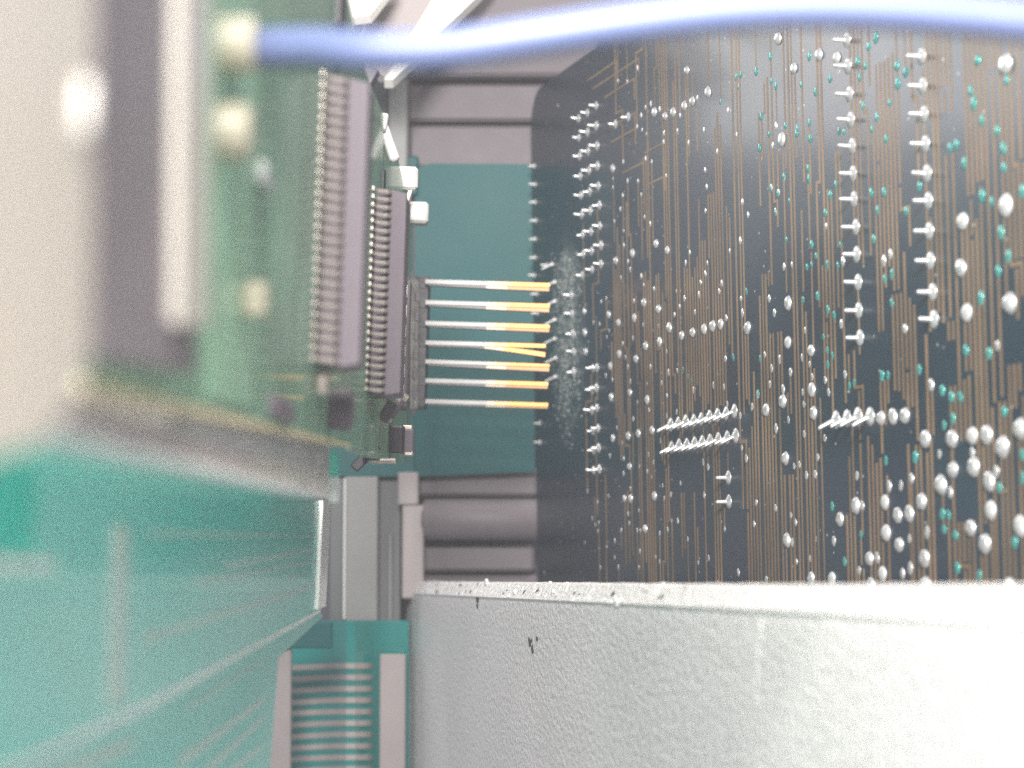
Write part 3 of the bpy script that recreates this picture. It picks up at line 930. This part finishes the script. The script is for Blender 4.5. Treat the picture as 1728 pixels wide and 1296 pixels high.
YL = [470, 505, 540, 573, 605, 637, 672]      # pixel height of the contacts where they leave the header
for k, y in enumerate(YL):
    p = at(718, y + 5, HD) - MOD.o
    U0, V0 = p.dot(MOD.u), p.dot(MOD.v)
    W0, W1 = p.dot(MOD.w), p.dot(MOD.w) + 15.6
    if k == 3: W1 -= .5
    if k >= 5: W1 -= .2
    L_ = W1 - W0
    mb = MB()

    def beam(v0, v1, ua, ub, th0, th1, dep, cuts, drop=0.0):
        """one prong from W0 to W1, its colour changing along it"""
        for (ta, tb, mi) in cuts:
            n = 4
            rs = []
            for i in range(n + 1):
                t = ta + (tb - ta) * i / n
                w = W0 + L_ * t
                th = th0 + (th1 - th0) * t
                vc = v0 + (v1 - v0) * t - drop * max(0, t - .42) ** 1.2
                uu = ua + (ub - ua) * t
                c = .05
                rs.append([(uu, vc - th / 2 + c, w), (uu + c, vc - th / 2, w), (uu + dep, vc - th / 2, w), (uu + dep, vc + th / 2, w), (uu + c, vc + th / 2, w), (uu, vc + th / 2 - c, w)])
            mb.rings(rs, mi)

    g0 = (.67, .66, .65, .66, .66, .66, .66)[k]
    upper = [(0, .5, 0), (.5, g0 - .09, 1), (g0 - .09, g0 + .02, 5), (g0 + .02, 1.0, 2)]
    vs = [.0, .0, .0, .02, -.04, 0, 0][k]
    beam(V0, V0 + vs, U0, U0, .60, .54 if k != 4 else .38, .9, upper)
    # second prong, lower and further back
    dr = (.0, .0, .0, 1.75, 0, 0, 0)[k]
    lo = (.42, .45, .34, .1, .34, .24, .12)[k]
    beam(V0 - .22, V0 - lo - .05, U0 + .25, U0 + .2, .5, .62 if k != 4 else .85, .8, [(0.02, .49, 4), (.49, g0 - .01, 1), (g0 - .01, .997, 2 if k == 3 else 3)], drop=dr)  # dimmer light on this prong is painted into its darker colours
    mb.build('contact_pin', ['pin_tin', 'pin_pink', 'gold', 'pin_gold_shade', 'pin_tin_shade', 'pin_mid'], hdr)

# white square parts at the upper edge, and the dark cluster at the lower edge
def tilted(name, mate, cx, cy, d, size, w0, rot, bev=.18, squash=1.0):
    p = at(cx, cy, d) - MOD.o
    m = MB()
    hx, hy, hz = size[0] / 2, size[1] / 2, size[2] / 2
    m.box((-hx, -hy, -hz), (hx, hy, hz), 0, bev)
    o = m.build(name, mate, mod, True)
    o.data.set_sharp_from_angle(angle=math.radians(30))
    o.location = (p.dot(MOD.u) * S, p.dot(MOD.v) * S, p.dot(MOD.w) * S)
    o.rotation_euler = rot
    return o


def chipcap(name, mate, cx, cy, d, size, rot):
    o = tilted(name, mate, cx, cy, d, size, 0, rot)
    for sgn in (-1, 1):
        m = MB(); m.box((-size[0] / 2 - .03, sgn * size[1] * .52, -size[2] / 2 - .03), (size[0] / 2 + .03, sgn * size[1] * .34, size[2] / 2 + .03), 0, .08)
        m.build('end_cap', 'lead', o)
    return o


tilted('white_block', 'white_part', 688, 301, 222, (2.2, 2.5, 2.3), 0, (0, 0, .12), .3)
tilted('white_block', 'white_part', 706, 361, 240, (2.0, 2.6, 2.4), 0, (0, 0, -.1), .3)
tilted('white_tab', 'white_part', 655, 237, 190, (1.2, 4.2, .9), 0, (-.36, 0, 0), .2)
tilted('white_tab', 'white_part', 645, 206, 189, (1.0, 1.6, 1.0), 0, (.15, 0, 0), .15)
tilted('solder_tab', 'lead', 663, 280, 217, (1.2, 1.3, .8), 0, (.3, 0, 0), .15)
tilted('solder_tab', 'lead', 689, 334, 236, (1.2, 2.2, .6), 0, (.3, 0, 0), .15)
tilted('flux_blob', 'flux', 628, 290, 190, (1.5, 1.8, .8), 0, (.1, 0, 0), .2)
chipcap('ceramic_part', 'chip', 655, 693, 196, (1.6, 3.0, 1.1), (.5, 0, .2))
chipcap('ceramic_part', 'chip', 668, 687, 210, (1.6, 3.2, 1.0), (.6, 0, .2))
tilted('dark_block', 'black', 664, 741, 212, (2.6, 2.9, 2.3), 0, (0, 0, .06), .2)
tilted('dark_block', 'chip', 689, 746, 214, (2.2, 2.7, 1.2), 0, (0, 0, 0), .16)
tilted('solder_tab', 'lead', 688, 722, 214, (1.6, .5, 1.1), 0, (0, 0, 0), .12)
tilted('solder_tab', 'lead', 690, 766, 213.5, (1.5, .45, 1.0), 0, (0, 0, 0), .12)
tilted('dark_tab', 'black', 617, 771, 196, (.8, 3.3, 1.0), 0, (.75, 0, 0), .15)
tilted('solder_tab', 'lead', 646, 778, 198, (.8, .5, 2.6), 0, (0, .3, .2), .12)
tilted('dark_block', 'black', 640, 305, 190, (1.4, 2.0, 1.2), 0, (0, 0, 0), .15)
tilted('dark_tab', 'black', 607, 152, 180, (1.2, 4.6, 1.6), 0, (.5, 0, 0), .2)
# blurred round can and small parts nearer the camera
def can(name, mate, cx, cy, d, r, w1, capmat=None):
    p = at(cx, cy, d) - MOD.o
    m = MB()
    m.lathe([(0, 0), (r, 0), (r, w1 - .25), (r * .85, w1), (0, w1)], 18, (p.dot(MOD.u), p.dot(MOD.v), 0))
    return m.build(name, mate, mod, True, 40)


can('round_can', 'chip', 566, 690, 142, 1.5, 1.7)
can('round_can', 'cream_dim', 378, 75, 86, 1.2, 1.6)
can('round_can', 'cream_dim', 372, 222, 86, 1.25, 1.5)
tilted('cream_block', 'cream_dim', 430, 505, 95, (1.8, 1.6, 1.2), 0, (0, 0, .2), .25)
tilted('solder_tab', 'lead', 545, 645, 132, (2.6, 1.2, .7), 0, (0, 0, .3), .2)
tilted('dark_block', 'black', 555, 118, 140, (3.0, 1.4, 1.2), 0, (0, 0, 0), .2)
tilted('dark_block', 'black', 560, 20, 140, (3.2, 2.6, 1.8), 0, (0, 0, 0), .2)
tilted('dark_block', 'chip', 470, 690, 112, (9, 1.2, .9), 0, (0, 0, 0), .2)
tilted('ceramic_part', 'flux', 448, 300, 100, (3.5, 1.2, .5), 0, (0, 0, 0), .15)

M['pale_grey'] = mat('pale_bar_plastic', (0.50, 0.475, 0.425), 0.5, var=0.05, vscale=80)
# dark display backing and the pale bar beside it
def slab(name, mate, pxs, w, thick, parent=mod):
    m = MB(); m.prism([MOD.on(x, y, w) for x, y in pxs], w - thick, w)
    return m.build(name, mate, parent)


slab('display_backing', 'backing', [(150, 598), (330, 628), (338, -1400), (185, -1600)], 1.2, 1.1)
slab('pale_bar', 'pale_grey', [(304, 545), (352, 552), (366, -1400), (318, -1400)], 1.6, .4)
M['lit_green'] = mat('lit_green_mask', (0.30, 0.52, 0.36), 0.45, coat=0.2, var=0.15, vscale=120)
slab('lit_green_strip', 'lit_green', [(352, 670), (425, 688), (445, -900), (366, -900)], .12, .1)  # green board painted paler where light falls on it

# ------------------------------------------------------------------ cream bezel in front of the module
bez = empty('front_cover', MOD, 'blurred cream plastic bezel filling the upper left, next to the dark backing', 'bezel')
m = MB()
pxs = [(-420, 900), (60, 748), (118, 690), (152, 600), (188, -1700), (-420, -3500)]
pts = [MOD.on(x, y, 1.6) for x, y in pxs]
m.prism(pts, .2, 1.6)
m.build('bezel_face', 'cream', bez, sharp=30)
m = MB()
a = MOD.on(138, 228, 1.7); b = MOD.on(151, 140, 1.7)
m.box((a[0], a[1], 1.5), (b[0], b[1], 1.85), 0, .15)
m.build('bezel_glint', 'white_frame', bez, True)  # small white block standing in for a glint on the bezel

# ------------------------------------------------------------------ rail below the display board
def railpart(name, mate, pxs, w, thick, parent):
    m = MB(); m.prism([MOD.on(x, y, w) for x, y in pxs], w - thick, w)
    return m.build(name, mate, parent)


rail = empty('lower_rail', MOD, 'grey beige rail with a lit lower edge painted white under the display board', 'rail')
railpart('rail_face', 'rail', [(-120, 690), (100, 732), (556, 836), (556, 742), (100, 632), (-120, 560)], -.35, 2.5, rail)
railpart('rail_step', 'beige_light', [(100, 716), (430, 796), (430, 764), (100, 682)], -.2, .3, rail)
railpart('rail_step', 'grey', [(300, 735), (556, 796), (556, 760), (300, 705)], -.12, .35, rail)
railpart('lit_edge', 'acrylic_edge', [(60, 730), (330, 792), (557, 842), (557, 835), (330, 776), (60, 704)], .2, 3.0, rail)  # lit edge of the ledge, its light painted as white
mb = MB()
for (x0, y0, x1, y1, d, mi) in ((556, 762, 569, 804, 154, 1), (555, 805, 570, 848, 153.6, 0)):
    a = MOD.loc(x0, y0, d); b = MOD.loc(x1, y1, d)
    mb.box((a[0], a[1], a[2]), (b[0] + 1.0, b[1], b[2]), mi, .06)
mb.build('rail_end', ['acrylic_edge', 'acrylic_edge_teal'], rail)  # light coming through the acrylic painted as white and teal

# ------------------------------------------------------------------ teal plates lower left
LOW = Frame(at(548, 935, 188), (0, 1, 0), (0.02, 0, 1))
plate = empty('teal_plate', LOW, 'glossy teal plate with a far edge painted white for light carried through it, lower left under the rail', 'plate')


def lowslab(name, mate, pxs, w, thick, parent):
    m = MB(); m.prism([LOW.on(x, y, w) for x, y in pxs], w - thick, w)
    return m.build(name, mate, parent)


lowslab('plate_face', 'teal_plate', [(-700, 1690), (0, 1312), (270, 1180), (541, 1029), (549, 846), (330, 790), (0, 708), (-700, 560)], 0, 2.2, plate)
lowslab('piped_light_edge', 'acrylic_edge', [(537, 1028), (550, 1023), (559, 848), (545, 845)], .35, .6, plate)  # light piped to this edge put into its white colour
lowslab('lower_lip', 'acrylic_edge', [(-100, 1362), (270, 1184), (541, 1033), (541, 1028), (270, 1175), (-100, 1350)], .1, .6, plate)
for (xa, ya, xb, yb, t) in ((380, 956, 541, 925, 2.5), (330, 985, 541, 945, 2.5), (240, 1080, 541, 985, 4), (250, 900, 541, 905, 2)):
    lowslab('plate_ridge', 'pale_teal', [(xa, ya + t * 2), (xb, yb + t * .5), (xb, yb - t * .5), (xa, ya - t * 2)], .03, .3, plate)

lowslab('reflection_band', 'pale_teal', [(178, 1195), (212, 1180), (218, 890), (190, 885)], .04, .3, plate)  # reflection of the pale bar painted onto the plate
lowslab('vivid_patch', 'vivid_teal', [(-200, 935), (55, 935), (62, 790), (-200, 740)], .04, .3, plate)

base = empty('lower_plate', LOW, 'hazy teal plate in the bottom corner below the bright edged plate', 'plate')
lowslab('plate_face', 'teal_plate', [(-700, 2600), (440, 1500), (470, 1110), (545, 1040), (541, 1030), (270, 1183), (0, 1318), (-700, 1700)], -1.2, 2, base)
for (xa, ya, xb, yb, t) in ((300, 1290, 445, 1180, 10), (350, 1300, 445, 1212, 8), (60, 1320, 225, 1255, 16), (310, 1200, 445, 1112, 4), (380, 1310, 440, 1262, 8)):
    lowslab('plate_ridge', 'pale_teal', [(xa, ya + t), (xb, yb + t * .6), (xb, yb - t * .6), (xa, ya - t)], -1.17, .3, base)
mb = MB(); wbox(mb, 452, 1095, 490, 1420, 262, 1.5, .15)
tag(mb.build('pale_strip', 'beige_light'), 'pale strip standing in front of the striped ribbon, beside the hazy teal plate', 'strip')
mb = MB(); wbox(mb, 445, 1050, 560, 1094, 262, 1.5, .15)
tag(mb.build('teal_block', 'teal'), 'dark teal block on top of the pale strip', 'block')

# ------------------------------------------------------------------ bright frame at the top
top = empty('white_bracket', None, 'brightly lit white bracket with slanted bars behind the blue wire', 'bracket')


def bar_px(name, mate, pts4, d0, d1, thick):
    """four-cornered plate: first two corners at depth d0 (far), last two at d1 (near)"""
    (a, b, c, d) = pts4
    P4 = [at(a[0], a[1], d0), at(b[0], b[1], d0), at(c[0], c[1], d1), at(d[0], d[1], d1)]
    nrm = (P4[1] - P4[0]).cross(P4[3] - P4[0]).normalized()
    if nrm.y < 0: nrm = -nrm
    m = MB()
    m.rings([P4, [p + nrm * thick for p in P4]])
    return m.build(name, mate, top)


bar_px('slanted_bar', 'white_frame', [(648, 134), (663, 134), (850, -50), (760, -50)], 266, 281, 1.5)
bar_px('slanted_plate', 'beige_light', [(606, 95), (650, 130), (770, -60), (640, -60)], 270, 284, 1.2)
bar_px('bright_plate', 'white_frame', [(586, 30), (625, 25), (690, -60), (570, -60)], 264, 278, 1.2)
bar_px('bright_rim', 'white_frame', [(590, 96), (600, 130), (594, 30), (575, -40)], 258, 262, .8)

# ------------------------------------------------------------------ blue wire across the top
wp = [(395, 84, 89), (440, 82, 87), (520, 80, 86), (620, 86, 85), (750, 83, 85), (900, 62, 85), (1050, 40, 85), (1200, 22, 85), (1350, 14, 85), (1500, 18, 85), (1640, 28, 85), (1800, 44, 85), (2000, 70, 86)]
cp = [at(*p) for p in wp]
smooth_pts = []
for i in range(len(cp) - 1):
    p0, p1, p2, p3 = cp[max(i - 1, 0)], cp[i], cp[i + 1], cp[min(i + 2, len(cp) - 1)]
    for k in range(6):
        t = k / 6
        smooth_pts.append(.5 * ((2 * p1) + (p2 - p0) * t + (2 * p0 - 5 * p1 + 4 * p2 - p3) * t * t + (3 * p1 - p0 - 3 * p2 + p3) * t ** 3))
smooth_pts.append(cp[-1])
mb = MB(); mb.tube(smooth_pts, .86, 16)
tag(mb.build('blue_wire', 'wire', smooth=True), 'thick blurred blue insulated wire crossing the top of the picture', 'wire')

# small clear ledge at the left border on the teal plate
mb = MB()
a = LOW.on(-60, 940, .0); b = LOW.on(78, 948, .0); c = LOW.on(80, 962, .0); d = LOW.on(-60, 958, .0)
mb.rings([[(p[0], p[1], .0) for p in (a, b, c, d)], [(p[0], p[1], .35) for p in (a, b, c, d)]])
mb.build('small_ledge', 'acrylic_edge', plate)

# ------------------------------------------------------------------ added haze volume standing in for veiling glare of the lens
hz = MB()
hz.box((-900, -160, -130), (900, 900, 700))
hm = bpy.data.materials.new('glare_haze')
hm.use_nodes = True
nt = hm.node_tree
nt.nodes.remove(nt.nodes['Principled BSDF'])
pv = nt.nodes.new('ShaderNodeVolumePrincipled')
pv.inputs['Color'].default_value = (0.90, 0.91, 0.97, 1)
pv.inputs['Density'].default_value = 0.24
nt.links.new(pv.outputs[0], nt.nodes['Material Output'].inputs['Volume'])
tag(hz.build('glare_haze', hm), 'pale haze volume added to stand in for lens glare', 'glare_haze', kind='stuff')
